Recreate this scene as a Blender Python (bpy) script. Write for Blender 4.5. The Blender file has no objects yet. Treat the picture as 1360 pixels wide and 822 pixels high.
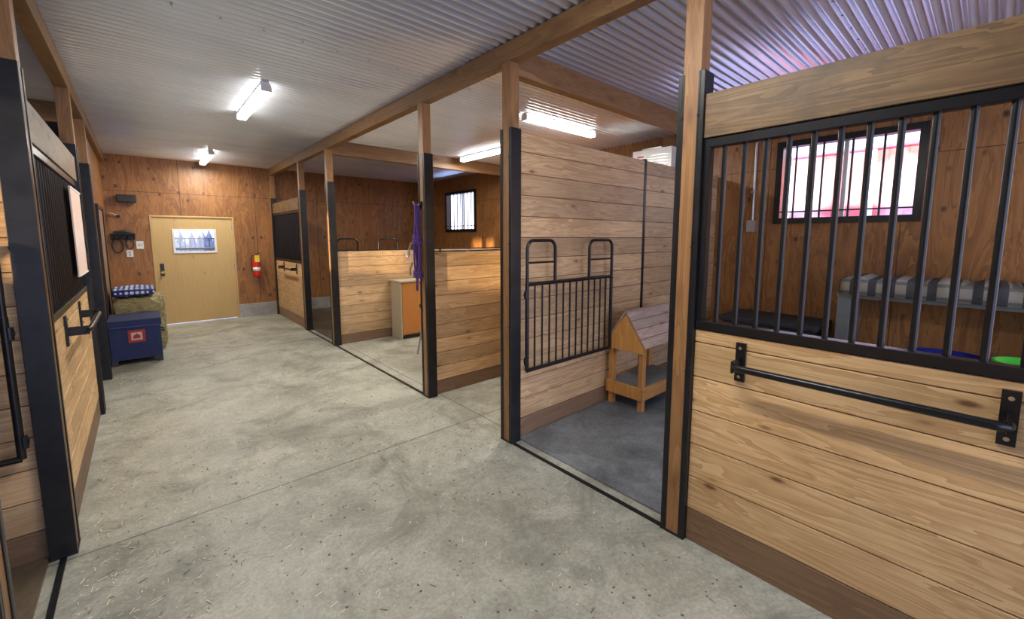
import bpy, math, random
from mathutils import Vector, Matrix
import mathutils
random.seed(7)
scene = bpy.context.scene

# ---------------------------------------------------------------- materials
def new_mat(name):
    m = bpy.data.materials.new(name); m.use_nodes = True
    nt = m.node_tree
    for n in list(nt.nodes): nt.nodes.remove(n)
    out = nt.nodes.new('ShaderNodeOutputMaterial')
    b = nt.nodes.new('ShaderNodeBsdfPrincipled')
    nt.links.new(b.outputs[0], out.inputs[0])
    return m, nt, b
def N(nt, t, **kw):
    n = nt.nodes.new(t)
    for k, v in kw.items(): setattr(n, k, v)
    return n
def vmath(nt, op, a, b):
    n = N(nt, 'ShaderNodeVectorMath', operation=op)
    for i, s in enumerate((a, b)):
        if s is None: continue
        if hasattr(s, 'links'): nt.links.new(s, n.inputs[i])
        else: n.inputs[i].default_value = s
    return n.outputs[0]
def fmath(nt, op, a, b=None, c=None):
    n = N(nt, 'ShaderNodeMath', operation=op)
    for i, s in enumerate((a, b, c)):
        if s is None: continue
        if hasattr(s, 'links'): nt.links.new(s, n.inputs[i])
        else: n.inputs[i].default_value = s
    return n.outputs[0]
def mix(nt, fac, a, b, mode='MIX'):
    n = N(nt, 'ShaderNodeMix', data_type='RGBA', blend_type=mode)
    for idx, s in ((0, fac), (6, a), (7, b)):
        if hasattr(s, 'links'): nt.links.new(s, n.inputs[idx])
        else: n.inputs[idx].default_value = s if idx == 0 else (tuple(s) + (1,))[:4]
    return n.outputs[2]
def ramp(nt, fac, stops):
    n = N(nt, 'ShaderNodeValToRGB'); cr = n.color_ramp
    while len(cr.elements) < len(stops): cr.elements.new(0.5)
    for e, (p, c) in zip(cr.elements, stops):
        e.position = p; e.color = (tuple(c) + (1,))[:4] if not isinstance(c, (int, float)) else (c, c, c, 1)
    nt.links.new(fac, n.inputs[0]); return n.outputs[0]
def noise(nt, vec, scale, detail=4, rough=0.6, dist=0.0):
    n = N(nt, 'ShaderNodeTexNoise'); n.inputs['Scale'].default_value = scale
    n.inputs['Detail'].default_value = detail; n.inputs['Roughness'].default_value = rough
    n.inputs['Distortion'].default_value = dist
    nt.links.new(vec, n.inputs['Vector']); return n.outputs[0]
def voro(nt, vec, scale):
    n = N(nt, 'ShaderNodeTexVoronoi'); n.inputs['Scale'].default_value = scale
    nt.links.new(vec, n.inputs['Vector']); return n
def bump(nt, b, h, strength=0.3, dist=0.01):
    n = N(nt, 'ShaderNodeBump'); n.inputs['Strength'].default_value = strength
    n.inputs['Distance'].default_value = dist
    nt.links.new(h, n.inputs['Height']); nt.links.new(n.outputs[0], b.inputs['Normal'])

def plain(name, col, rough=0.5, metal=0.0, var=0.12, nscale=12, bumpy=0.0):
    m, nt, b = new_mat(name)
    pos = N(nt, 'ShaderNodeNewGeometry').outputs['Position']
    n = noise(nt, pos, nscale)
    c = ramp(nt, n, [(0.25, tuple(x*(1-var) for x in col)), (0.75, tuple(min(1, x*(1+var)) for x in col))])
    nt.links.new(c, b.inputs['Base Color'])
    b.inputs['Roughness'].default_value = rough; b.inputs['Metallic'].default_value = metal
    if bumpy: bump(nt, b, noise(nt, pos, nscale*6), bumpy, 0.005)
    return m

def wood(name, axis, light, dark, knot=(0.16, 0.075, 0.03), rough=0.5, knots=0.075, contrast=1.0, tint=0.22, dirt=0.0):
    m, nt, b = new_mat(name)
    pos = N(nt, 'ShaderNodeNewGeometry').outputs['Position']
    at = N(nt, 'ShaderNodeAttribute', attribute_name='rnd')
    r = at.outputs['Fac']
    off = N(nt, 'ShaderNodeCombineXYZ')
    nt.links.new(fmath(nt, 'MULTIPLY', r, 37.0), off.inputs[0])
    nt.links.new(fmath(nt, 'MULTIPLY', r, 53.0), off.inputs[1])
    nt.links.new(fmath(nt, 'MULTIPLY', r, 71.0), off.inputs[2])
    p = vmath(nt, 'ADD', pos, off.outputs[0])
    sc = [11.0]*3; sc[axis] = 0.9
    g = noise(nt, vmath(nt, 'MULTIPLY', p, tuple(sc)), 1.0, 3, 0.55, 0.9)
    rings = fmath(nt, 'FRACT', fmath(nt, 'MULTIPLY', g, 7.0))
    sc2 = [140.0]*3; sc2[axis] = 3.0
    fine = noise(nt, vmath(nt, 'MULTIPLY', p, tuple(sc2)), 1.0, 3, 0.6)
    big = noise(nt, p, 1.3, 3)
    ks = [7.0]*3; ks[axis] = 2.6
    vk = voro(nt, vmath(nt, 'MULTIPLY', p, tuple(ks)), 1.0)
    kd = vk.outputs['Distance']
    f = fmath(nt, 'ADD', fmath(nt, 'MULTIPLY', rings, 0.42*contrast), fmath(nt, 'MULTIPLY', fine, 0.45))
    f = fmath(nt, 'ADD', f, fmath(nt, 'MULTIPLY', big, 0.30))
    col = ramp(nt, f, [(0.25, light), (0.95, dark)])
    km = ramp(nt, kd, [(knots*0.6, 1.0), (knots*1.5, 0.0)])
    halo = ramp(nt, kd, [(knots*1.4, 0.55), (knots*3.2, 0.0)])
    col = mix(nt, halo, col, dark)
    col = mix(nt, km, col, knot)
    tv = fmath(nt, 'ADD', fmath(nt, 'MULTIPLY', r, tint*2), 1.0 - tint)
    tc = N(nt, 'ShaderNodeCombineXYZ')
    for i in range(3): nt.links.new(tv, tc.inputs[i])
    col = mix(nt, 1.0, col, tc.outputs[0], 'MULTIPLY')
    if dirt:
        dn = ramp(nt, noise(nt, pos, 2.2, 5, 0.65), [(0.50, 0.0), (0.68, dirt)])
        col = mix(nt, dn, col, tuple(x*0.45 for x in dark))
    nt.links.new(col, b.inputs['Base Color'])
    b.inputs['Roughness'].default_value = rough
    bump(nt, b, f, 0.12, 0.004)
    return m

plankY = wood('plank_along_y', 1, (0.76, 0.51, 0.255), (0.45, 0.255, 0.105), dirt=.18, contrast=1.2, tint=.15)
plankX = wood('plank_along_x', 0, (0.64, 0.43, 0.235), (0.38, 0.225, 0.110), dirt=.25, contrast=1.2, tint=.18)
kickY = wood('kickboard_along_y', 1, (0.28, 0.16, 0.085), (0.16, 0.09, 0.045))
kickX = wood('kickboard_along_x', 0, (0.24, 0.14, 0.08), (0.14, 0.08, 0.045))
headY = wood('header_wood_y', 1, (0.225, 0.130, 0.052), (0.105, 0.058, 0.022), knot=(.04,.02,.008), knots=0.13, dirt=.6, contrast=1.3)
postW = wood('post_wood', 2, (0.36, 0.185, 0.072), (0.19, 0.088, 0.031), knots=0.10)
beamY = wood('beam_wood_y', 1, (0.37, 0.205, 0.080), (0.21, 0.105, 0.038), knots=0.11)
beamX = wood('beam_wood_x', 0, (0.35, 0.185, 0.075), (0.20, 0.095, 0.035), knots=0.11)
doorW = wood('door_wood', 2, (0.60, 0.41, 0.175), (0.47, 0.30, 0.115), knots=0.05, contrast=0.5, tint=0.08)
rackX = wood('rack_wood', 0, (0.60, 0.30, 0.085), (0.40, 0.17, 0.045), knots=0.08)
rackZ = wood('rack_wood_v', 2, (0.66, 0.33, 0.095), (0.44, 0.19, 0.05), knots=0.08)
rackRoof = wood('rack_roof_boards', 0, (0.46, 0.33, 0.24), (0.26, 0.17, 0.13), knots=0.08)
orangeW = wood('desk_front_wood', 2, (0.56, 0.22, 0.05), (0.38, 0.135, 0.03), knots=0.0, contrast=0.5)
creamW = wood('desk_side', 2, (0.46, 0.39, 0.28), (0.38, 0.31, 0.21), knots=0.0, contrast=0.3)

def plywood(name, haxis):
    m, nt, b = new_mat(name)
    pos = N(nt, 'ShaderNodeNewGeometry').outputs['Position']
    sc = (5.0, 5.0, 0.9)
    g = noise(nt, vmath(nt, 'MULTIPLY', pos, sc), 1.0, 5, 0.6, 1.4)
    rings = fmath(nt, 'FRACT', fmath(nt, 'MULTIPLY', g, 6.0))
    big = noise(nt, pos, 0.9, 4)
    f = fmath(nt, 'ADD', fmath(nt, 'MULTIPLY', rings, 0.42), fmath(nt, 'MULTIPLY', big, 0.8))
    col = ramp(nt, f, [(0.25, (0.43, 0.190, 0.054)), (0.90, (0.185, 0.072, 0.022))])
    vk = voro(nt, vmath(nt, 'MULTIPLY', pos, (5.6, 5.6, 3.9)), 1.0)
    km = ramp(nt, vk.outputs['Distance'], [(0.06, 1.0), (0.17, 0.0)])
    col = mix(nt, km, col, (0.07, 0.026, 0.010))
    sep = N(nt, 'ShaderNodeSeparateXYZ'); nt.links.new(pos, sep.inputs[0])
    h = fmath(nt, 'FRACT', fmath(nt, 'DIVIDE', fmath(nt, 'ADD', sep.outputs[haxis], 20.13), 1.22))
    s1 = fmath(nt, 'LESS_THAN', h, 0.007)
    v = fmath(nt, 'ABSOLUTE', fmath(nt, 'SUBTRACT', sep.outputs[2], 2.46))
    s2 = fmath(nt, 'LESS_THAN', v, 0.004)
    seam = fmath(nt, 'MAXIMUM', s1, s2)
    col = mix(nt, seam, col, (0.06, 0.025, 0.01))
    nt.links.new(col, b.inputs['Base Color'])
    b.inputs['Roughness'].default_value = 0.42
    bump(nt, b, f, 0.15, 0.004)
    return m
plyX = plywood('stained_plywood_x', 0)
plyY = plywood('stained_plywood_y', 1)

def concrete(name, lightc, darkc, joints=True, stain=1.0):
    m, nt, b = new_mat(name)
    pos = N(nt, 'ShaderNodeNewGeometry').outputs['Position']
    big = noise(nt, pos, 0.8, 6, 0.65, 0.4)
    mid = noise(nt, pos, 4.0, 8, 0.78, 0.5)
    fine = noise(nt, pos, 50.0, 5, 0.75)
    f = fmath(nt, 'ADD', fmath(nt, 'MULTIPLY', big, 0.5), fmath(nt, 'MULTIPLY', mid, 0.5))
    col = ramp(nt, f, [(0.40, darkc), (0.50, tuple((a+c)/2 for a, c in zip(lightc, darkc))), (0.59, lightc)])
    fr = ramp(nt, fine, [(0.35, 0.76), (0.6, 1.06)])
    col = mix(nt, 1.0, col, fr, 'MULTIPLY')
    dm = ramp(nt, noise(nt, vmath(nt, 'ADD', pos, (7, 3, 0)), 1.9, 8, 0.75, 0.8), [(0.49, 0.0), (0.66, 0.75*stain)])
    col = mix(nt, dm, col, tuple(x*0.60 for x in darkc))
    vk = voro(nt, vmath(nt, 'ADD', pos, (0.3, 0.2, 0)), 11.0)
    vm = ramp(nt, vk.outputs['Distance'], [(0.06, 1.0), (0.20, 0.0)])
    vm2 = fmath(nt, 'MULTIPLY', vm, ramp(nt, noise(nt, pos, 1.7, 3), [(0.46, 0.0), (0.58, 0.5*stain)]))
    col = mix(nt, vm2, col, tuple(x*0.55 for x in darkc))
    vs = voro(nt, pos, 40.0)
    sm = ramp(nt, vs.outputs['Distance'], [(0.10, 1.0), (0.24, 0.0)])
    sm2 = fmath(nt, 'MULTIPLY', sm, ramp(nt, noise(nt, pos, 2.3, 4), [(0.48, 0.0), (0.60, 0.42*stain)]))
    col = mix(nt, sm2, col, (0.62, 0.58, 0.46))
    sep = N(nt, 'ShaderNodeSeparateXYZ'); nt.links.new(pos, sep.inputs[0])
    if joints:
        wob = fmath(nt, 'MULTIPLY', fmath(nt, 'SUBTRACT', noise(nt, pos, 3.0), 0.5), 0.02)
        y = fmath(nt, 'ADD', sep.outputs[1], wob)
        js = []
        for yy in (-1.2, 3.0, 7.2):
            js.append(fmath(nt, 'LESS_THAN', fmath(nt, 'ABSOLUTE', fmath(nt, 'SUBTRACT', y, yy)), 0.005))
        js.append(fmath(nt, 'LESS_THAN', fmath(nt, 'ABSOLUTE', fmath(nt, 'SUBTRACT', sep.outputs[0], 2.26)), 0.005))
        j = js[0]
        for k in js[1:]: j = fmath(nt, 'MAXIMUM', j, k)
        col = mix(nt, j, col, (0.12, 0.11, 0.09))
    nt.links.new(col, b.inputs['Base Color'])
    rr = ramp(nt, mid, [(0.3, 0.36), (0.7, 0.6)])
    nt.links.new(rr, b.inputs['Roughness'])
    bump(nt, b, fmath(nt, 'ADD', mid, fmath(nt, 'MULTIPLY', fine, 0.3)), 0.25, 0.006)
    return m
floorM = concrete('concrete_floor', (0.50, 0.49, 0.40), (0.28, 0.275, 0.215))
matM = concrete('rubber_mat', (0.27, 0.29, 0.29), (0.10, 0.11, 0.115), joints=False, stain=.5)
curbM = concrete('concrete_curb', (0.46, 0.45, 0.42), (0.28, 0.27, 0.25), joints=False, stain=.3)
shaveM = concrete('shavings_bedding', (0.20, 0.15, 0.09), (0.07, 0.05, 0.032), joints=False, stain=.5)

blackM = plain('black_steel', (0.012, 0.012, 0.014), 0.30, 0.3, 0.2)
chanM = plain('black_channel', (0.014, 0.014, 0.016), 0.36, 0.3, 0.5, 9)
blackP = plain('black_plastic', (0.02, 0.02, 0.022), 0.5)
rubber = plain('black_rubber', (0.03, 0.03, 0.033), 0.7)
whiteM = plain('white_enamel', (0.78, 0.78, 0.76), 0.4, var=0.04)
greyM = plain('galvanized_conduit', (0.42, 0.43, 0.44), 0.35, 0.7)
darkGrey = plain('dark_grey_bars', (0.12, 0.13, 0.16), 0.5)
steelM = plain('chrome_steel', (0.6, 0.6, 0.62), 0.25, 1.0)
greyPaint = plain('grey_paint', (0.17, 0.18, 0.17), 0.5)
redM = plain('extinguisher_red', (0.65, 0.02, 0.015), 0.3)
yellowM = plain('yellow_tag', (0.85, 0.62, 0.05), 0.5)
navyM = plain('navy_canvas', (0.006, 0.015, 0.075), 0.7, var=0.25, bumpy=0.2)
navyTrim = plain('navy_piping', (0.03, 0.06, 0.22), 0.6)
patchRed = plain('patch_red', (0.30, 0.02, 0.03), 0.6)
patchTan = plain('patch_tan', (0.50, 0.38, 0.30), 0.6)
purple = plain('purple_rope', (0.085, 0.035, 0.20), 0.7, var=0.6, nscale=60, bumpy=0.4)
blueRope = plain('blue_tub', (0.006, 0.015, 0.20), 0.45)
greenM = plain('green_plastic', (0.10, 0.75, 0.05), 0.45)
snowM = plain('snow', (0.85, 0.83, 0.88), 0.8, var=0.05, nscale=0.6)
roofM = plain('exterior_roof', (0.8, 0.76, 0.82), 0.6)
treeM = plain('conifer', (0.16, 0.18, 0.26), 0.9, var=.5, nscale=2)
sunGlowM = plain('sun_glow_pink', (0.92, 0.72, 0.64), 0.35, var=0.06, nscale=3)  # pinkish sunlight glow put into the base colour
brassM = plain('brass_knob', (0.5, 0.35, 0.12), 0.3, 0.9)

m, nt, b = new_mat('corrugated_metal'); ceilM = m
pos = N(nt, 'ShaderNodeNewGeometry').outputs['Position']
c = ramp(nt, noise(nt, vmath(nt, 'MULTIPLY', pos, (0.6, 3, 1)), 1.0, 4), [(0.3, (0.72, 0.75, 0.83)), (0.7, (0.86, 0.88, 0.93))])
nt.links.new(c, b.inputs['Base Color']); b.inputs['Metallic'].default_value = 0.55
b.inputs['Roughness'].default_value = 0.20

m, nt, b = new_mat('fluorescent_tube'); tubeM = m
b.inputs['Base Color'].default_value = (1, 1, 1, 1)
b.inputs['Emission Color'].default_value = (1.0, 0.97, 0.92, 1); b.inputs['Emission Strength'].default_value = 18.0

m, nt, b = new_mat('hay'); hayM = m
pos = N(nt, 'ShaderNodeNewGeometry').outputs['Position']
hn = noise(nt, vmath(nt, 'MULTIPLY', pos, (18, 40, 90)), 1.0, 4, 0.8, 1.0)
nt.links.new(ramp(nt, hn, [(0.3, (0.15, 0.12, 0.045)), (0.5, (0.42, 0.35, 0.15)), (0.7, (0.72, 0.60, 0.33))]), b.inputs['Base Color'])
b.inputs['Roughness'].default_value = 0.9; bump(nt, b, hn, 0.9, 0.03)
strawM = plain('straw', (0.68, 0.61, 0.44), 0.8, var=0.3, nscale=5)
dirtM = plain('manure_crumbs', (0.13, 0.115, 0.08), 0.9, var=0.3, nscale=5)

m, nt, b = new_mat('polka_dot_fabric'); polkaM = m
pos = N(nt, 'ShaderNodeNewGeometry').outputs['Position']
fr = vmath(nt, 'FRACTION', vmath(nt, 'MULTIPLY', pos, (17, 17, 17)), None)
ln = N(nt, 'ShaderNodeVectorMath', operation='LENGTH'); nt.links.new(vmath(nt, 'SUBTRACT', fr, (0.5, 0.5, 0.5)), ln.inputs[0])
nt.links.new(mix(nt, fmath(nt, 'LESS_THAN', ln.outputs['Value'], 0.40), (0.012, 0.025, 0.14), (0.55, 0.62, 0.80)), b.inputs['Base Color'])
b.inputs['Roughness'].default_value = 0.75

m, nt, b = new_mat('plaid_fabric'); plaidM = m
pos = N(nt, 'ShaderNodeNewGeometry').outputs['Position']
sep = N(nt, 'ShaderNodeSeparateXYZ'); nt.links.new(pos, sep.inputs[0])
s1 = fmath(nt, 'LESS_THAN', fmath(nt, 'FRACT', fmath(nt, 'MULTIPLY', sep.outputs[1], 7.5)), 0.45)
s2 = fmath(nt, 'LESS_THAN', fmath(nt, 'FRACT', fmath(nt, 'MULTIPLY', sep.outputs[2], 9.0)), 0.25)
s3 = fmath(nt, 'LESS_THAN', fmath(nt, 'FRACT', fmath(nt, 'MULTIPLY', sep.outputs[0], 7.5)), 0.4)
cc = mix(nt, s1, (0.42, 0.37, 0.27), (0.05, 0.05, 0.05))
cc = mix(nt, fmath(nt, 'MULTIPLY', s2, 0.6), cc, (0.07, 0.07, 0.07))
cc = mix(nt, fmath(nt, 'MULTIPLY', s3, 0.3), cc, (0.07, 0.07, 0.07))
nt.links.new(cc, b.inputs['Base Color']); b.inputs['Roughness'].default_value = 0.8

m, nt, b = new_mat('red_siding'); sidM = m
pos = N(nt, 'ShaderNodeNewGeometry').outputs['Position']
sep = N(nt, 'ShaderNodeSeparateXYZ'); nt.links.new(pos, sep.inputs[0])
s1 = fmath(nt, 'LESS_THAN', fmath(nt, 'FRACT', fmath(nt, 'MULTIPLY', sep.outputs[1], 3.0)), 0.12)
cc = mix(nt, s1, (0.78, 0.13, 0.15), (0.50, 0.08, 0.09))
fm = ramp(nt, noise(nt, pos, 0.8, 3, 0.6), [(0.46, 0.0), (0.68, 0.8)])
cc = mix(nt, fm, cc, (0.9, 0.68, 0.74))
nt.links.new(cc, b.inputs['Base Color']); b.inputs['Roughness'].default_value = 0.5

m = bpy.data.materials.new('window_glass'); m.use_nodes = True; glassM = m
nt = m.node_tree
for n in list(nt.nodes): nt.nodes.remove(n)
o = nt.nodes.new('ShaderNodeOutputMaterial'); mx = nt.nodes.new('ShaderNodeMixShader')
t = nt.nodes.new('ShaderNodeBsdfTransparent'); g = nt.nodes.new('ShaderNodeBsdfGlossy'); g.inputs['Roughness'].default_value = 0.05
mx.inputs[0].default_value = 0.07
nt.links.new(t.outputs[0], mx.inputs[1]); nt.links.new(g.outputs[0], mx.inputs[2]); nt.links.new(mx.outputs[0], o.inputs[0])

# ---------------------------------------------------------------- mesh builder
class MB:
    def __init__(s): s.v=[]; s.f=[]; s.m=[]; s.r=[]; s.sm=[]; s.mats=[]
    def mi(s, mat):
        if mat not in s.mats: s.mats.append(mat)
        return s.mats.index(mat)
    def add(s, verts, faces, mat, rnd=None, smooth=False):
        o = len(s.v); s.v += [tuple(p) for p in verts]; k = s.mi(mat)
        r = random.random() if rnd is None else rnd
        for f in faces:
            s.f.append([i+o for i in f]); s.m.append(k); s.r.append(r); s.sm.append(smooth)
    def box(s, x0,x1,y0,y1,z0,z1, mat, rnd=None):
        if x0>x1: x0,x1=x1,x0
        if y0>y1: y0,y1=y1,y0
        if z0>z1: z0,z1=z1,z0
        V=[(x0,y0,z0),(x1,y0,z0),(x1,y1,z0),(x0,y1,z0),(x0,y0,z1),(x1,y0,z1),(x1,y1,z1),(x0,y1,z1)]
        s.add(V,[(0,3,2,1),(4,5,6,7),(0,1,5,4),(1,2,6,5),(2,3,7,6),(3,0,4,7)],mat,rnd)
    def beam(s, a, b, w, h, mat, up=(0,0,1), rnd=None):
        a=Vector(a); b=Vector(b); d=(b-a).normalized(); u=Vector(up)
        sx=d.cross(u).normalized(); uu=sx.cross(d).normalized()
        V=[]
        for p in (a,b):
            for i,j in ((-1,-1),(1,-1),(1,1),(-1,1)): V.append(p+sx*w/2*i+uu*h/2*j)
        s.add(V,[(0,3,2,1),(4,5,6,7),(0,1,5,4),(1,2,6,5),(2,3,7,6),(3,0,4,7)],mat,rnd)
    def prism(s, pts, axis, a0, a1, mat, rnd=None):
        V=[]
        for a in (a0,a1):
            for p in pts:
                if axis==0: V.append((a,p[0],p[1]))
                elif axis==1: V.append((p[0],a,p[1]))
                else: V.append((p[0],p[1],a))
        n=len(pts)
        F=[tuple(range(n))[::-1], tuple(range(n,2*n))]+[(i,(i+1)%n,(i+1)%n+n,i+n) for i in range(n)]
        s.add(V,F,mat,rnd)
    def tube(s, pts, r, mat, seg=10, closed=False, rnd=None):
        P=[Vector(p) for p in pts]; n=len(P)
        rs = r if isinstance(r,(list,tuple)) else [r]*n
        V=[]; prev=None
        for i in range(n):
            if closed: t=(P[(i+1)%n]-P[i-1])
            else: t=(P[min(i+1,n-1)]-P[max(i-1,0)])
            t.normalize()
            if prev is None:
                u=Vector((0,0,1)) if abs(t.z)<0.9 else Vector((1,0,0))
                nn=t.cross(u).normalized()
            else:
                nn=(prev-t*prev.dot(t)).normalized()
            prev=nn; bb=t.cross(nn)
            for k in range(seg):
                a=2*math.pi*k/seg; V.append(P[i]+(nn*math.cos(a)+bb*math.sin(a))*rs[i])
        F=[]
        for i in range(n if closed else n-1):
            j=(i+1)%n
            for k in range(seg):
                k2=(k+1)%seg; F.append((i*seg+k,i*seg+k2,j*seg+k2,j*seg+k))
        s.add(V,F,mat,rnd,True)
        if not closed:
            s.add(V[:seg],[tuple(range(seg))[::-1]],mat,rnd); s.add(V[-seg:],[tuple(range(seg))],mat,rnd)
    def lathe(s, cx, cy, prof, mat, seg=20):
        V=[];F=[]
        for (r,z) in prof:
            for k in range(seg):
                a=2*math.pi*k/seg; V.append((cx+r*math.cos(a),cy+r*math.sin(a),z))
        for i in range(len(prof)-1):
            for k in range(seg):
                k2=(k+1)%seg; F.append((i*seg+k,i*seg+k2,(i+1)*seg+k2,(i+1)*seg+k))
        F.append(tuple(range(seg))[::-1]); F.append(tuple(range((len(prof)-1)*seg,len(prof)*seg)))
        s.add(V,F,mat,None,True)
    def build(s, name, bevel=0.0, seg=2):
        lo=[min(p[i] for p in s.v) for i in range(3)]; hi=[max(p[i] for p in s.v) for i in range(3)]
        c=Vector(((lo[0]+hi[0])/2,(lo[1]+hi[1])/2,lo[2]))
        me=bpy.data.meshes.new(name); me.from_pydata([tuple(Vector(p)-c) for p in s.v],[],s.f)
        for mt in s.mats: me.materials.append(mt)
        me.polygons.foreach_set('material_index', s.m)
        me.polygons.foreach_set('use_smooth', s.sm)
        at=me.attributes.new('rnd','FLOAT','FACE'); at.data.foreach_set('value', s.r)
        me.update()
        ob=bpy.data.objects.new(name,me); ob.location=c
        scene.collection.objects.link(ob)
        if bevel:
            bm=ob.modifiers.new('bevel','BEVEL'); bm.width=bevel; bm.segments=seg; bm.limit_method='ANGLE'; bm.angle_limit=math.radians(50)
        return ob

# ---------------------------------------------------------------- layout constants
XR=2.16; XL=-0.415; YB=10.15; XO=5.78; XOL=-4.3; YF=-3.2; ZC=3.07
PA,PB,PC,PD,PE,PF=1.046,2.467,3.746,6.534,7.97,10.08
L0,L1,L2,L3=1.80,3.10,5.42,6.72

# ---------------------------------------------------------------- shell
b=MB(); b.box(XOL-.15,XO+.15,YF,YB+.15,-0.15,0,floorM); b.build('floor')
b=MB(); pitch=0.076; amp=0.0135; npp=8
ny=int((YB-YF)/pitch*npp); V=[];F=[]
for i in range(ny+1):
    y=YF+(YB-YF)*i/ny; z=ZC+amp+amp*math.sin(2*math.pi*y/pitch)
    for x in (XOL,-1.0,XR,XO): V.append((x,y,z))
for i in range(ny):
    for k in range(3): F.append((i*4+k,(i+1)*4+k,(i+1)*4+k+1,i*4+k+1))
b.add(V,F,ceilM,0.5,True)
b.box(XOL-.12,XO+.12,YF,YB+.12,ZC+.05,ZC+.12,greyPaint)
for y in (-2.2,0.75,3.45,6.2,9.0):
    for k in range(40):
        x=XOL+0.3+k*0.25
        b.box(x-.006,x+.006,y-.006,y+.006,ZC-.004,ZC+.003,greyM)
b.build('ceiling')

DX0,DX1,DZ=0.18,1.41,2.02
b=MB()
b.box(XOL,DX0-.03,YB,YB+.12,0.27,ZC+.05,plyX); b.box(DX1+.03,XO,YB,YB+.12,0.27,ZC+.05,plyX)
b.box(DX0-.03,DX1+.03,YB,YB+.12,DZ+.03,ZC+.05,plyX)
b.build('wall_back')
b=MB(); b.box(XOL,DX0-.03,YB-.035,YB+.12,0,.27,curbM); b.box(DX1+.03,XO,YB-.035,YB+.12,0,.27,curbM); b.build('baseboard_back',.006)

def wall_y_with_windows(name,x0,x1,wins,mat,ya=YF,yb=YB):
    b=MB(); y=ya
    for (w0,w1,z0,z1) in sorted(wins):
        b.box(x0,x1,y,w0,0,ZC+.05,mat); b.box(x0,x1,w0,w1,0,z0,mat); b.box(x0,x1,w0,w1,z1,ZC+.05,mat); y=w1
    b.box(x0,x1,y,yb,0,ZC+.05,mat); b.build(name)
W1=(0.49,1.74,1.83,2.74); W2=(7.80,9.02,1.80,2.72)
W3=(1.25,2.45,1.83,2.77); W4=(4.0,5.25,1.83,2.77)  # unseen left windows, added where they let sun onto the half walls
wall_y_with_windows('wall_right',XO,XO+.14,[W1,W2],plyY)
wall_y_with_windows('wall_left',XOL-.14,XOL,[W3,W4],plyY)
b=MB(); b.box(XOL,-1.2,YF,YF+.12,0,ZC+.05,plyX); b.box(5.4,XO,YF,YF+.12,0,ZC+.05,plyX)
b.box(-1.2,5.4,YF,YF+.12,3.0,ZC+.05,plyX); b.build('wall_front')
b=MB(); b.box(XL-.06,XL-.01,L3+.07,YB,0,ZC-.15,plyY); b.build('wall_left_rear')
b=MB()
for y in (8.0,9.05): b.box(XL-.01,XL+.02,y,y+.05,0,2.05,chanM)
b.box(XL-.01,XL+.02,8.0,9.1,2.05,2.10,chanM); b.box(XL-.01,XL+.005,8.05,9.05,0.02,2.05,kickY); b.build('door_2',.003)

def barred_window(name,w,side=1,bars=True):
    y0,y1,z0,z1=w; xi=XO if side>0 else XOL
    b=MB(); x0=xi-.03*side; x1=xi+.10*side; t=.045
    b.box(x0,x1,y0-.02,y0+t,z0-.02,z1+.02,blackM); b.box(x0,x1,y1-t,y1+.02,z0-.02,z1+.02,blackM)
    b.box(x0,x1,y0+t,y1-t,z0-.02,z0+t,blackM); b.box(x0,x1,y0+t,y1-t,z1-t,z1+.02,blackM)
    ym=(y0+y1)/2; b.box(xi+.05*side,xi+.09*side,ym-.02,ym+.02,z0+t,z1-t,whiteM)
    b.box(xi+.065*side,xi+.07*side,y0+t,y1-t,z0+t,z1-t,glassM)
    if bars:
        n=int((y1-y0-.1)/.125)
        for i in range(1,n):
            y=y0+t+(y1-y0-2*t)*i/n
            b.tube([(xi+.005*side,y,z0+t),(xi+.005*side,y,z1-t)],.011,blackM,8)
        b.box(xi-.004*side,xi+.014*side,y0+t,y1-t,z0+.11,z0+.125,blackM)
    b.build(name)
barred_window('window_1',W1); barred_window('window_2',W2)
barred_window('unseen_sun_window_3',W3,-1,False); barred_window('unseen_sun_window_4',W4,-1,False)

# door with window
wx0,wx1,wz0,wz1=.49,1.10,1.38,1.77
b=MB(); y0,y1=YB+.01,YB+.06
b.box(DX0,wx0,y0,y1,.015,DZ,doorW,.5); b.box(wx1,DX1,y0,y1,.015,DZ,doorW,.5)
b.box(wx0,wx1,y0,y1,.015,wz0,doorW,.5); b.box(wx0,wx1,y0,y1,wz1,DZ,doorW,.5)
t=.035
for (a0,a1,c0,c1) in ((wx0-t,wx0,wz0-t,wz1+t),(wx1,wx1+t,wz0-t,wz1+t),(wx0,wx1,wz0-t,wz0),(wx0,wx1,wz1,wz1+t)):
    b.box(a0,a1,y0-.015,y0,c0,c1,whiteM)
b.box(wx0,wx1,y0+.02,y0+.025,wz0,wz1,glassM)
for i in range(1,8):
    x=wx0+(wx1-wx0)*i/8; b.tube([(x,y0+.045,wz0),(x,y0+.045,wz0+.25)],.014,darkGrey,8)
b.tube([(wx0,y0+.045,wz0+.25),(wx1,y0+.045,wz0+.25)],.014,darkGrey,8); b.tube([(wx0,y0+.045,wz0+.05),(wx1,y0+.045,wz0+.05)],.03,darkGrey,8)
b.box(DX0-.03,DX0,YB-.012,YB+.1,0,DZ+.03,doorW,.3); b.box(DX1,DX1+.03,YB-.012,YB+.1,0,DZ+.03,doorW,.3)
b.box(DX0,DX1,YB-.012,YB+.1,DZ,DZ+.03,doorW,.3)
b.tube([(DX0+.09,y0+.002,1.0),(DX0+.09,y0-.05,1.0)],.012,brassM); 
b.tube([(DX0+.09,y0-.045,1.0),(DX0+.09,y0-.06,1.0),(DX0+.09,y0-.075,1.0)],[.018,.032,.02],brassM,14)
b.box(DX0+.06,DX0+.12,y0-.006,y0+.002,.93,1.16,blackM)
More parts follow.
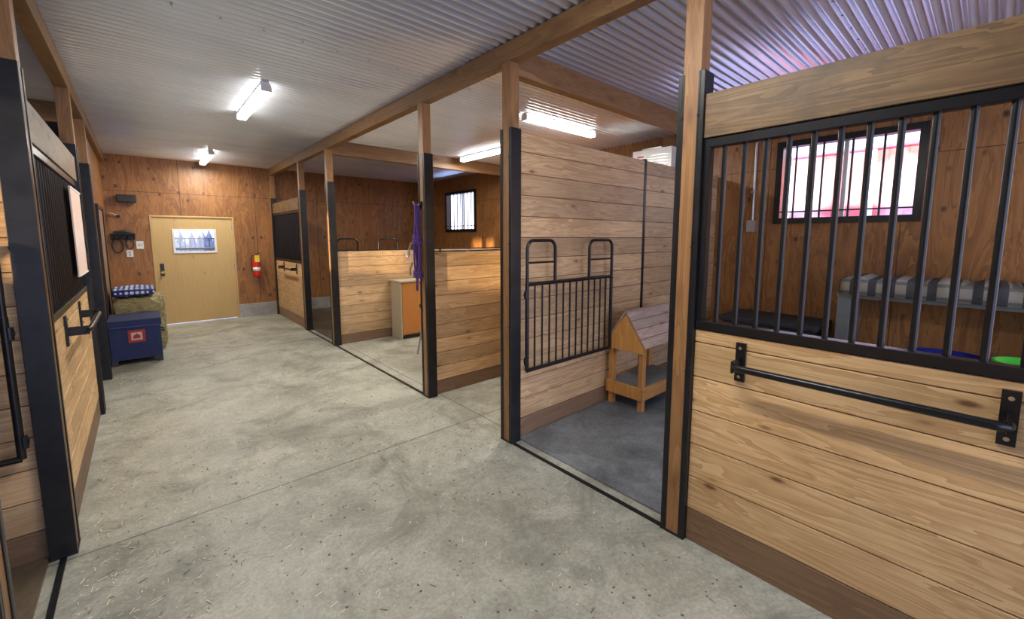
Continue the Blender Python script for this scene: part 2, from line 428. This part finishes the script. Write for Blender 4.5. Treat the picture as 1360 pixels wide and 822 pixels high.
for z in (.25,1.0,1.8): b.box(DX1-.012,DX1+.012,y0-.012,y0+.002,z,z+.1,steelM)
b.build('door_1',.003)

# ---------------------------------------------------------------- posts and beams
def post(x,y,chan=(1,1),top=2.93,ctop=2.46):
    b=MB(); s=.045
    b.box(x-s,x+s,y-s,y+s,0,top,postW)
    for sgn,on in ((-1,chan[0]),(1,chan[1])):
        if not on: continue
        ya=y+sgn*s; yb=y+sgn*(s+.022)
        b.box(x-s-.005,x+s+.005,ya,yb,0,ctop,chanM)
        for xx in (x-s-.005,x+s): b.box(xx,xx+.005,y+sgn*(s-.010),ya,0,ctop,chanM)
        for z in (.3,.95,1.6,2.25):
            b.tube([(x-s-.010,y+sgn*(s-.004),z),(x-s-.003,y+sgn*(s-.004),z)],.006,blackM,8)
    b.box(x-s-.007,x+s+.007,y-s-.023,y+s+.023,0,.012,chanM)
    return b.build('stall_post',.003)
for y in (PA,PB,PC,PD,PE): post(XR,y)
post(XR,PF,(1,0))
post(XR,-2.45)
for y in (L0,L1,L2,L3): post(XL,y)
post(XL,-1.6)
b=MB(); b.box(XR-.045,XR+.045,YF+.12,YB,2.93,ZC-.002,beamY); b.build('ceiling_beam',.004)
b=MB(); b.box(XL-.045,XL+.045,YF+.12,YB,2.93,ZC-.002,beamY); b.build('ceiling_beam',.004)
for y in (PB,PD):
    b=MB(); b.box(XR+.046,XO,y+.005,y+.095,2.87,ZC-.002,beamX); b.build('cross_beam',.004)
for y in (L1,L3):
    b=MB(); b.box(XOL,XL-.046,y-.04,y+.04,2.87,ZC-.002,beamX); b.build('cross_beam',.004)

# ---------------------------------------------------------------- stall fronts
def front(x,y0,y1,aisle,h=.185):
    b=MB(); z=0.0; k=0
    while z<1.17:
        zz=min(z+h,1.178)
        if zz-z>.03:
            b.box(x-.021,x+.021,y0,y1,z+.0,zz-.005,kickY if k==0 else plankY)
        z=zz; k+=1
        if zz>=1.178: break
    b.box(x-.013,x+.013,y0,y1,.01,1.17,kickY,.2)
    b.box(x-.028,x+.028,y0,y1,1.178,1.222,blackM)
    b.box(x-.024,x+.024,y0,y1,2.09,2.135,blackM)
    b.box(x-.024,x+.024,y0,y0+.03,1.222,2.09,blackM); b.box(x-.024,x+.024,y1-.03,y1,1.222,2.09,blackM)
    n=int(round((y1-y0)/.090))
    for i in range(1,n):
        y=y0+(y1-y0)*i/n; b.tube([(x,y,1.215),(x,y,2.10)],.0115,blackM,12)
    b.box(x-.035,x+.035,y0,y1,2.136,2.345,headY,.5)
    return b.build('stall_front',.003)
front(XR,-2.38,PA-.068,-1)
front(XR,PE+.068,PF-.068,-1)
front(XL,L1+.068,L2-.068,1)
front(XL,-1.53,L0-.068,1)

def blanket_bar(x,y0,y1,d,z=1.06):
    b=MB(); bx=x+d*.13; w=x+d*.0215
    for y in (y0,y1):
        b.box(min(w,w+d*.012),max(w,w+d*.012),y-.022,y+.022,z-.09,z+.10,blackM)
        b.box(min(w+d*.012,bx),max(w+d*.012,bx),y-.005,y+.005,z-.028,z+.028,blackM)
        for q in (-.065,.075): b.tube([(w+d*.012,y,z+q),(w+d*.02,y,z+q)],.008,steelM,8)
    e=.035
    b.tube([(bx-d*.03,y0+.001,z),(bx-d*.008,y0+.006,z),(bx,y0+e,z),(bx,y1-e,z),(bx-d*.008,y1-.006,z),(bx-d*.03,y1-.001,z)],.0165,blackM,14)
    return b.build('blanket_bar')
blanket_bar(XR,-.09,.75,-1,1.045); blanket_bar(XR,8.45,9.35,-1); blanket_bar(XL,3.78,4.6,1)

# ---------------------------------------------------------------- partitions
def partition(name,y,x0,x1,ztop,h=.165,chans=()):
    b=MB(); z=0; k=0
    edges=[x0]+[c for c in chans]+[x1]
    while z<ztop-.02:
        zz=min(z+h,ztop)
        for i in range(len(edges)-1):
            b.box(edges[i],edges[i+1],y-.02,y+.02,z,zz-.005,kickX if k==0 else plankX)
        z=zz; k+=1
    b.box(x0,x1,y-.012,y+.012,.01,ztop-.01,kickX,.2)
    for c in chans: b.box(c-.02,c+.02,y-.027,y+.027,0,ztop+.01,chanM)
    return b,name
b,_=partition('',PB,XR+.052,XO,2.45,.165,(4.02,)); b.build('stall_partition',.003)
b,_=partition('',PC,XR+.052,XO,1.50,.150,(4.02,)); b.box(XR+.052,XO,PC-.026,PC+.026,1.50,1.515,chanM); b.build('stall_partition',.003)
b,_=partition('',PD,XR+.052,XO,1.44,.150,(4.02,)); b.box(XR+.052,XO,PD-.026,PD+.026,1.44,1.455,chanM); b.build('stall_partition',.003)
b,_=partition('',L1,XOL,XL-.052,2.45,.165,(-2.4,)); b.build('stall_partition',.003)
b,_=partition('',L3,XOL,XL-.052,2.45,.165,(-2.4,)); b.build('stall_partition',.003)

# ---------------------------------------------------------------- gates
def gate(y,x0,x1,z0=.585,z1=1.28,zh=1.625):
    b=MB(); d=1 if x1>x0 else -1; W=abs(x1-x0); P=lambda t,z:(x0+d*t,y,z)
    r=.0135
    b.tube([P(0,z0),P(0,z1)],.016,blackM,12); b.tube([P(W,z0),P(W,z1)],.016,blackM,12)
    for z in (z0,z1): b.tube([P(0,z),P(W,z)],.016,blackM,12)
    n=int(round(W/.088))
    for i in range(1,n): b.tube([P(W*i/n,z0),P(W*i/n,z1)],.008,blackM,8)
    for (a,c) in ((.0,.32),(W-.34,W)):
        pts=[P(a,z1)]; rr=.07
        for k in range(7):
            th=math.pi-k*math.pi/12; pts.append(P(a+rr+rr*math.cos(th),zh-rr+rr*math.sin(th)))
        for k in range(7):
            th=math.pi/2-k*math.pi/12; pts.append(P(c-rr+rr*math.cos(th),zh-rr+rr*math.sin(th)))
        pts.append(P(c,z1)); b.tube(pts,r,blackM,12)
        zm=z1+.17; b.tube([P(a,zm),P(c,zm)],.008,blackM,8)
    for z in (z0+.08,z1-.08):
        b.tube([P(0,z),P(-.03,z)],.011,blackM,8); b.tube([P(-.012,z-.03),P(-.012,z+.03)],.016,blackM,10)
    b.tube([P(W,z1-.1),P(W+.02,z1-.1)],.01,steelM,8)
    ch=[P(W+.02,z1-.1-.02*k)for k in range(6)]; b.tube(ch,.005,steelM,6)
    return b.build('stall_gate')
gate(PB-.095,XR+.09,XR+1.20); gate(PD+.075,XR+.09,XR+1.10); gate(L1-.095,XL-.09,XL-1.20)

# ---------------------------------------------------------------- mats, tracks
b=MB(); b.box(XR+.055,XO-.01,-2.3,PB-.03,0,.012,matM); b.build('stall_mat')
b=MB(); b.box(XR+.055,XO-.01,PD+.03,YB-.04,0,.02,shaveM); b.build('shavings_bedding')
b=MB(); b.box(XOL+.01,XL-.055,-1.5,L1-.03,0,.015,shaveM); b.build('shavings_bedding')
b=MB(); b.box(XOL+.01,XL-.055,L1+.03,L3-.03,0,.015,shaveM); b.build('shavings_bedding')
for (x,y0,y1) in ((XR-.03,PA+.07,PB-.07),(XR-.03,PC+.07,PD-.07),(XR-.03,PD+.07,PE-.07),(XL,L0+.07,L1-.07)):
    b=MB(); b.box(x-.012,x+.012,y0,y1,0,.010,chanM); b.build('threshold_strip')

# straw scatter
b=MB()
for i in range(3800):
    if random.random()<.5: x=random.uniform(XL+.07,XR-.07); y=random.uniform(.3,YB-.1)
    else: x=XL+.07+abs(random.gauss(0,.5)); y=random.uniform(.8,7)
    if x>XR-.07: continue
    if x<.2 and 7.2<y<9.1: continue
    a=random.uniform(0,math.pi); l=random.choice((.003,.005,.007,.010,.018)); w=random.uniform(.0010,.0026)
    dx,dy=math.cos(a)*l,math.sin(a)*l; nx,ny_=-math.sin(a)*w,math.cos(a)*w
    z=.0015+random.random()*.002
    b.add([(x-dx-nx,y-dy-ny_,z),(x+dx-nx,y+dy-ny_,z),(x+dx+nx,y+dy+ny_,z+.001),(x-dx+nx,y-dy+ny_,z+.001)],[(0,1,2,3)],strawM if random.random()<.8 else dirtM)
for i in range(420):
    x=random.uniform(.1,XR-.1); y=random.uniform(.6,4.2); r=random.uniform(.003,.008)
    V=[(x+r*math.cos(k*1.047)*random.uniform(.7,1.2),y+r*math.sin(k*1.047)*random.uniform(.7,1.2),.0005) for k in range(6)]+[(x,y,r*.7)]
    b.add(V,[(k,(k+1)%6,6) for k in range(6)],dirtM)
b.build('straw_scatter')

# ---------------------------------------------------------------- saddle rack
b=MB(); x0,x1=3.40,4.14; ya,yb=2.030,2.405; ym=(ya+yb)/2; ze,zr=.64,.935
for x in (x0+.035,x1-.035):
    for y in (ya+.025,yb-.025): b.box(x-.03,x+.03,y-.023,y+.023,0.012,ze,rackZ)
for x in (x0-.018,x1-.02):
    b.prism([(ya-.008,ze-.065),(yb+.008,ze-.065),(yb+.008,ze),(ym,zr-.01),(ya-.008,ze)],0,x-.001,x+.021,rackZ,.8)
for s,yy in ((-1,ya-.03),(1,yb+.015)):
    n=4
    for i in range(n):
        t0=i/n; t1=(i+1)/n-.012
        pa=Vector((0,ym+(yy-ym)*t0,zr+(ze-.02-zr)*t0)); pb=Vector((0,ym+(yy-ym)*t1,zr+(ze-.02-zr)*t1))
        nrm=Vector((0,s*.65,.75))*.02
        b.prism([(pa.y,pa.z),(pb.y,pb.z),(pb.y+nrm.y,pb.z+nrm.z),(pa.y+nrm.y,pa.z+nrm.z)],0,x0-.02,x1+.02,rackRoof)
b.box(x0-.02,x1+.02,ym-.02,ym+.02,zr+.0,zr+.022,rackRoof)
b.box(x0-.02,x0,ya-.01,yb+.01,.13,.25,rackZ); b.box(x1,x1+.02,ya-.01,yb+.01,.13,.25,rackZ)
b.box(x0-.02,x1+.02,ya-.02,ya,.13,.25,rackX); b.box(x0-.02,x1+.02,yb,yb+.015,.13,.25,rackX)
b.box(x0,x1,ya,yb,.235,.25,greyPaint)
b.build('saddle_rack',.003)

# ---------------------------------------------------------------- desk + stool
b=MB(); x0,x1,y0,y1=3.05,3.95,6.14,6.49
b.box(x0,x0+.02,y0,y1,0,.93,creamW,.5); b.box(x1-.02,x1,y0,y1,0,.93,creamW,.5)
b.box(x0+.02,x1-.02,y0+.01,y1,.07,.93,orangeW,.5); b.box(x0+.02,x1-.02,y0+.05,y1,0,.07,blackP)
b.box(x0-.015,x1+.015,y0-.02,y1+.01,.93,.955,creamW,.7)
for i in range(2):
    a=x0+.025+i*.43; b.box(a,a+.42,y0-.004,y0+.01,.09,.915,orangeW,.5+.2*i)
    xq=a+(.37 if i==0 else .045); b.tube([(xq,y0-.02,.55),(xq,y0-.02,.68)],.006,steelM,8)
    for q in (.56,.67): b.tube([(xq,y0-.02,q),(xq,y0-.003,q)],.005,steelM,8)
b.build('desk_cabinet',.003)
b=MB(); cx,cy=3.00,5.1
b.lathe(cx,cy,[(.05,.66),(.16,.665),(.175,.69),(.175,.715),(.15,.735),(.02,.74)],blackP,24)
for k in range(4):
    a=math.pi/4+k*math.pi/2
    b.tube([(cx+.09*math.cos(a),cy+.09*math.sin(a),.67),(cx+.22*math.cos(a),cy+.22*math.sin(a),0.0)],.014,greyM,10)
ring=[(cx+.175*math.cos(t*math.pi/12),cy+.175*math.sin(t*math.pi/12),.24) for t in range(24)]
b.tube(ring,.008,greyM,8,closed=True)
b.build('bar_stool')

# ---------------------------------------------------------------- lead ropes on post C
b=MB(); px,py=XR-.085,PC+.035
b.box(XR-.06,XR-.045,PC-.01,PC+.03,1.93,2.0,blackM)
b.tube([(XR-.05,PC+.02,1.975),(XR-.085,PC+.025,1.965),(XR-.115,PC+.03,1.97),(XR-.125,PC+.032,2.0)],.007,steelM,8)
rr=random.Random(11)
for j in range(5):
    ox=px-.028+.014*j; oy=py+.012*(j-2); zb=1.12+.07*j; wv=.020+.005*rr.random()
    pts=[]
    for k in range(32):
        t=2*math.pi*k/32
        pts.append((ox+.010*math.sin(3*t+j),oy+wv*math.sin(t)*(1.15-.55*math.cos(t))+.006*math.sin(4*t+2*j),(1.98+zb)/2+(1.98-zb)/2*math.cos(t)))
    b.tube(pts,.0085,purple,8,closed=True)
for (z0_,nw) in ((1.66,4),(1.30,3)):
    for j in range(nw):
        z=z0_-.022*j; b.tube([(px+.040*math.cos(t*.524),py+.042*math.sin(t*.524),z+.010*math.sin(t*.524)) for t in range(12)],.0105,purple,8,closed=True)
b.tube([(px-.045,py+.03,1.60),(px-.06,py+.06,1.54),(px-.055,py+.075,1.47)],.009,steelM,8)
b.tube([(px-.055,py+.075,1.47),(px-.06,py+.10,1.44),(px-.06,py+.13,1.47),(px-.06,py+.14,1.51)],.008,whiteM,8)
b.tube([(px-.05,py+.02,1.40),(px-.06,py+.05,1.34),(px-.055,py+.06,1.27)],.009,steelM,8)
b.build('lead_ropes')

# ---------------------------------------------------------------- trunk, hay, polka blanket
b=MB(); x0,x1,y0,y1=-.385,.12,7.26,7.95
b.box(x0,x1,y0,y1,.07,.50,navyM); b.box(x0-.012,x1+.012,y0-.012,y1+.012,.50,.585,navyM)
b.box(x0-.014,x1+.014,y0-.014,y1+.014,.492,.503,navyTrim)
for (xx,yy) in ((x0+.03,y0+.03),(x1-.03,y0+.03),(x0+.03,y1-.03),(x1-.03,y1-.03)): b.box(xx-.03,xx+.03,yy-.03,yy+.03,0,.07,blackP)
b.box(-.21,-.04,y0-.008,y0,.29,.45,patchRed); b.box(-.18,-.07,y0-.011,y0-.008,.32,.42,patchTan)
b.prism([(-.16,.34),(-.09,.34),(-.09,.375),(-.125,.405),(-.16,.375)],1,y0-.013,y0-.011,patchRed)
b.tube([(x1+.003,y0+.2,.38),(x1+.035,y0+.22,.37),(x1+.035,y0+.42,.37),(x1+.003,y0+.44,.38)],.012,blackP,8)
b.build('storage_trunk',.02,3)
def lumpy(name,x0,x1,y0,y1,z0,z1,mat,amp,n=18,ties=False,seed=1):
    rnd=random.Random(seed); b=MB()
    def pt(u,v,w):
        p=Vector((x0+(x1-x0)*u,y0+(y1-y0)*v,z0+(z1-z0)*w))
        nn=mathutils.noise.noise_vector(p*9+Vector((seed,0,0)))
        c=Vector(((x0+x1)/2,(y0+y1)/2,(z0+z1)/2)); d=(p-c)
        rnd_=1-.05*(abs(2*u-1)**6*abs(2*v-1)**6+abs(2*u-1)**6*abs(2*w-1)**6+abs(2*v-1)**6*abs(2*w-1)**6)
        q=c+d*rnd_+nn*amp
        q.z=max(q.z,z0); q.x=max(q.x,XL+.045); return q
    for face in range(6):
        V=[];F=[]
        for i in range(n+1):
            for j in range(n+1):
                s,t=i/n,j/n
                uvw=[(0,s,t),(1,s,t),(s,0,t),(s,1,t),(s,t,0),(s,t,1)][face]; V.append(pt(*uvw))
        for i in range(n):
            for j in range(n):
                q=(i*(n+1)+j,(i+1)*(n+1)+j,(i+1)*(n+1)+j+1,i*(n+1)+j+1)
                F.append(q if face in (1,2,5) else q[::-1])
        b.add(V,F,mat,None,True)
    if ties:
        for i in range(1100):
            f=rnd.random(); 
            if f<.4: p=(rnd.uniform(x0+.03,x1),rnd.uniform(y0,y1),z1)
            elif f<.7: p=(rnd.uniform(x0+.03,x1),y0,rnd.uniform(z0,z1))
            else: p=(x1,rnd.uniform(y0,y1),rnd.uniform(z0,z1))
            d=Vector((rnd.uniform(-1,1),rnd.uniform(-1,1),rnd.uniform(-.5,.8))).normalized()*rnd.uniform(.02,.06)
            p=Vector(p); p.z=max(p.z,.03)
            b.tube([p-d*.5,p+d*.5],.0018,strawM if rnd.random()<.5 else hayM,3)
    return b.build(name)
lumpy('hay_bale',-.37,.20,8.02,8.98,0,.77,hayM,.04,22,True,3)
lumpy('polka_dot_blanket',-.36,.10,8.10,8.85,.80,.90,polkaM,.015,18,False,5)

# ---------------------------------------------------------------- back wall items
b=MB(); cx,cy=1.78,YB-.085
b.lathe(cx,cy,[(.03,.84),(.065,.845),(.07,.87),(.07,1.15),(.06,1.19),(.03,1.22),(.02,1.235),(.02,1.26)],redM,24)
b.box(cx-.022,cx+.022,cy-.022,cy+.022,1.255,1.29,blackM)
b.beam((cx-.01,cy,1.30),(cx+.10,cy-.03,1.335),.02,.01,blackM); b.beam((cx-.01,cy,1.285),(cx+.09,cy-.03,1.275),.02,.008,blackM)
b.tube([(cx-.02,cy,1.275),(cx-.07,cy-.01,1.27),(cx-.092,cy-.01,1.20),(cx-.092,cy-.01,1.0),(cx-.088,cy-.01,.93)],.009,blackP,8)
b.lathe(cx,cy,[(.0712,.95),(.0712,1.03)],whiteM,24)
b.box(cx-.04,cx+.045,cy-.082,cy-.078,1.14,1.28,yellowM)
b.box(cx-.03,cx+.03,cy+.05,YB-.001,.92,1.2,steelM); b.build('fire_extinguisher')

b=MB(); b.box(-.26,.0,YB-.12,YB-.03,2.26,2.39,blackP); b.box(-.15,-.11,YB-.03,YB,2.29,2.36,blackP)
b.box(-.25,-.01,YB-.128,YB-.12,2.27,2.38,rubber); b.build('wall_speaker',.01)
b=MB(); b.tube([(-.34,YB,2.05),(-.34,YB-.07,2.05)],.012,whiteM); b.tube([(-.36,YB-.05,2.04),(-.27,YB-.16,2.01)],[.035,.035],patchTan,14)
b.tube([(-.27,YB-.16,2.01),(-.255,YB-.178,2.004)],[.028,.03],blackP,14); b.build('security_camera')
b=MB(); b.box(-.38,-.06,YB-.02,YB-.001,1.60,1.72,blackP); b.box(-.38,-.06,YB-.17,YB-.02,1.70,1.72,blackP)
for i in range(4):
    x=-.34+.085*i; b.tube([(x,YB-.02,1.64),(x,YB-.09,1.62),(x,YB-.12,1.66)],.008,blackM,8)
b.tube([(-.30+.07*math.cos(t*.35),YB-.08,1.50+.12*math.sin(t*.35)) for t in range(18)],.011,blackP,8,closed=True)
b.tube([(-.14+.05*math.cos(t*.35),YB-.09,1.54+.09*math.sin(t*.35)) for t in range(18)],.009,rubber,8,closed=True)
b.tube([(-.34,YB-.06,1.725),(-.2,YB-.09,1.75),(-.1,YB-.06,1.725)],.03,blackP,10)
b.build('tack_hook_rack',.003)
b=MB(); b.box(-.06,.04,YB-.012,YB,1.44,1.58,whiteM); b.box(-.03,-.01,YB-.018,YB-.012,1.49,1.53,greyM); b.box(.01,.02,YB-.018,YB-.012,1.49,1.53,greyM); b.build('light_switch',.002)
b=MB(); b.box(-.20,-.11,YB-.012,YB,1.30,1.42,whiteM); b.box(-.17,-.14,YB-.016,YB-.012,1.32,1.355,greyM); b.box(-.17,-.14,YB-.016,YB-.012,1.365,1.40,greyM); b.build('power_outlet',.002)
b=MB(); b.box(XL+.036,XL+.046,4.62,5.28,1.36,2.02,sunGlowM,.5)  # added pale sheet imitating a patch of sunlight on the left bars
for (a0,a1,c0,c1) in ((4.60,5.30,2.02,2.035),(4.60,5.30,1.345,1.36)): b.box(XL+.036,XL+.05,a0,a1,c0,c1,whiteM)
b.build('sun_glow_panel',.002)

# ---------------------------------------------------------------- gear in near right stall
b=MB(); x0,x1=5.15,5.74; y0,y1=-.75,.98
b.box(x0+.03,x1,y1-.12,y1-.02,.012,1.10,greyPaint); b.box(x0+.03,x1,y0+.02,y0+.08,.012,1.10,greyPaint)
b.box(x0+.02,x1,y0,y1-.01,1.06,1.10,greyPaint); b.box(x0+.05,x1,y0+.05,y1-.1,.45,.48,greyPaint)
b.box(x1-.02,x1,y0+.05,y1-.1,.012,1.06,plyY)
b.build('storage_shelf',.003)
b=MB()
def cloth():
    n=40; V=[];F=[]
    prof=[(5.10,1.10),(5.095,1.19),(5.11,1.235),(5.16,1.255),(5.4,1.26),(5.70,1.262),(5.73,1.24),(5.735,1.105)]
    for i in range(n+1):
        y=-.70+1.64*i/n; w=.012*math.sin(i*.9)+.008*math.sin(i*2.3)
        for (x,z) in prof: V.append((x-w*.5,y,max(1.101,z+w*(1 if z>1.2 else .3))))
    k=len(prof)
    for i in range(n):
        for j in range(k-1): F.append((i*k+j,i*k+j+1,(i+1)*k+j+1,(i+1)*k+j))
        F.append((i*k+k-1,i*k,(i+1)*k,(i+1)*k+k-1))
    F.append(tuple(range(k))[::-1]); F.append(tuple(range(n*k,n*k+k)))
    b.add(V,F,plaidM,None,True)
cloth(); b.build('plaid_horse_blanket')
b=MB(); b.prism([(5.14,1.12),(5.68,1.12),(5.72,2.02),(5.10,2.02)],2,.012,.68,blackP); b.prism([(5.10,1.09),(5.72,1.09),(5.74,2.06),(5.08,2.06)],2,.68,.74,rubber); b.build('storage_tote',.015)
b=MB(); b.lathe(4.85,.15,[(.2,.012),(.26,.65),(.275,.66),(.275,.69),(.25,.69),(.19,.05)],blueRope,28); b.build('water_tub')
b=MB(); b.lathe(4.30,-.24,[(.13,.012),(.16,.80),(.17,.81),(.17,.83),(.15,.83),(.12,.05)],greenM,24)
b.tube([(4.14,-.24,.82),(4.17,-.24,.90),(4.30,-.24,.95),(4.43,-.24,.90),(4.46,-.24,.82)],.006,steelM,8); b.build('feed_bucket')
b=MB(); b.tube([(XO-.02,1.99,ZC-.02),(XO-.02,1.99,1.86)],.014,greyM,10); b.box(XO-.06,XO,1.94,2.04,1.72,1.86,greyM)
for z in (2.2,2.8): b.box(XO-.04,XO,1.96,2.02,z,z+.02,greyM)
b.build('electrical_conduit')
b=MB(); b.box(XO-.30,XO-.02,2.95,3.55,2.50,2.88,whiteM)
for k in range(7): b.box(XO-.306,XO-.30,3.0,3.32,2.54+.04*k,2.555+.04*k,greyM)
b.box(XO-.305,XO-.30,3.37,3.47,2.78,2.80,redM); b.box(XO-.3,XO,3.1,3.4,2.88,2.9,greyM); b.box(XO-.02,XO,3.0,3.5,2.55,2.85,greyM)
b.build('wall_heater',.02,3)

# ---------------------------------------------------------------- light fixtures
def fixture(x,y,along,l=1.28,power=44,z=ZC):
    b=MB(); zt=z-.002
    def bx(a,w,z0,z1,mat):
        if along=='y': b.box(x-w/2,x+w/2,y-a/2,y+a/2,z0,z1,mat)
        else: b.box(x-a/2,x+a/2,y-w/2,y+w/2,z0,z1,mat)
    bx(l,.07,zt-.03,zt,whiteM); bx(l-.03,.085,zt-.085,zt-.03,tubeM); 
    for s in (-1,1):
        if along=='y': b.box(x-.045,x+.045,y+s*(l/2-.01)-.008,y+s*(l/2-.01)+.008,zt-.087,zt-.02,whiteM)
        else: b.box(x+s*(l/2-.01)-.008,x+s*(l/2-.01)+.008,y-.045,y+.045,zt-.087,zt-.02,whiteM)
    ob=b.build('fluorescent_light',.01)
    L=bpy.data.lights.new('fixture_lamp','AREA'); L.shape='RECTANGLE'; L.energy=power; L.color=(1,.97,.90)
    L.size=.09 if along=='y' else l-.05; L.size_y=l-.05 if along=='y' else .09
    lo=bpy.data.objects.new('lamp',L); scene.collection.objects.link(lo); lo.parent=ob
    lo.location=Vector((x,y,zt-.10))-ob.location
for (x,y,al) in ((.97,5.15,'y'),(.97,9.14,'y'),(.97,1.1,'y'),(4.04,3.65,'x'),(4.4,5.70,'y')):
    fixture(x,y,al)

# ---------------------------------------------------------------- exterior
b=MB(); b.box(-60,60,-60,60,-.45,-.2,snowM); b.build('snow_ground')
b=MB(); b.box(13,19,-2.2,3.6,-.2,3.7,sidM); b.prism([(12.6,3.7),(19.4,3.7),(16,5.2)],1,-2.6,4.0,roofM)
b.box(12.95,13,1.9,2.0,-.2,3.7,whiteM); b.build('red_barn')
b=MB(); rt=random.Random(4)
for i in range(260):
    x=rt.uniform(-34,38); y=rt.uniform(48,58); h=rt.uniform(1.8,2.6); r=h*.34
    for k in range(3):
        z0=-.2+h*(.12+.26*k); rk=r*(1-.27*k)
        V=[(x+rk*math.cos(a*.785),y+rk*math.sin(a*.785),z0) for a in range(8)]+[(x,y,z0+h*.42)]
        b.add(V,[(a,(a+1)%8,8) for a in range(8)],treeM)
    b.tube([(x,y,-.2),(x,y,h*.3)],.12,treeM,6)
b.build('tree_line')

w=bpy.data.worlds.new('sky'); scene.world=w; w.use_nodes=True; nt=w.node_tree
bg=nt.nodes['Background']
tc=nt.nodes.new('ShaderNodeTexCoord'); sp=nt.nodes.new('ShaderNodeSeparateXYZ'); nt.links.new(tc.outputs['Generated'],sp.inputs[0])
cr=nt.nodes.new('ShaderNodeValToRGB'); nt.links.new(sp.outputs[2],cr.inputs[0])
cr.color_ramp.elements[0].position=0.0; cr.color_ramp.elements[0].color=(.90,.89,.97,1)
cr.color_ramp.elements[1].position=.35; cr.color_ramp.elements[1].color=(.42,.58,1.0,1)
nt.links.new(cr.outputs[0],bg.inputs[0]); bg.inputs[1].default_value=4.0
S=bpy.data.lights.new('sun','SUN'); S.energy=13.0; S.angle=math.radians(1.2); S.color=(1,.76,.45)
so=bpy.data.objects.new('sun',S); scene.collection.objects.link(so); so.location=(-12,-2,6)
so.rotation_euler=Vector((7.1,1.92,-.80)).to_track_quat('-Z','Y').to_euler()

# ---------------------------------------------------------------- camera
cam=bpy.data.cameras.new('camera'); co=bpy.data.objects.new('camera',cam); scene.collection.objects.link(co)
co.location=(0,0,1.65); co.rotation_euler=(math.radians(90-6.35),0,math.radians(-41.4))
cam.sensor_width=36; cam.sensor_fit='HORIZONTAL'; cam.lens=557/1360*36; cam.shift_y=-34/1360
cam.clip_start=.02
scene.camera=co
scene.view_settings.view_transform='Standard'
scene.view_settings.exposure=0.0
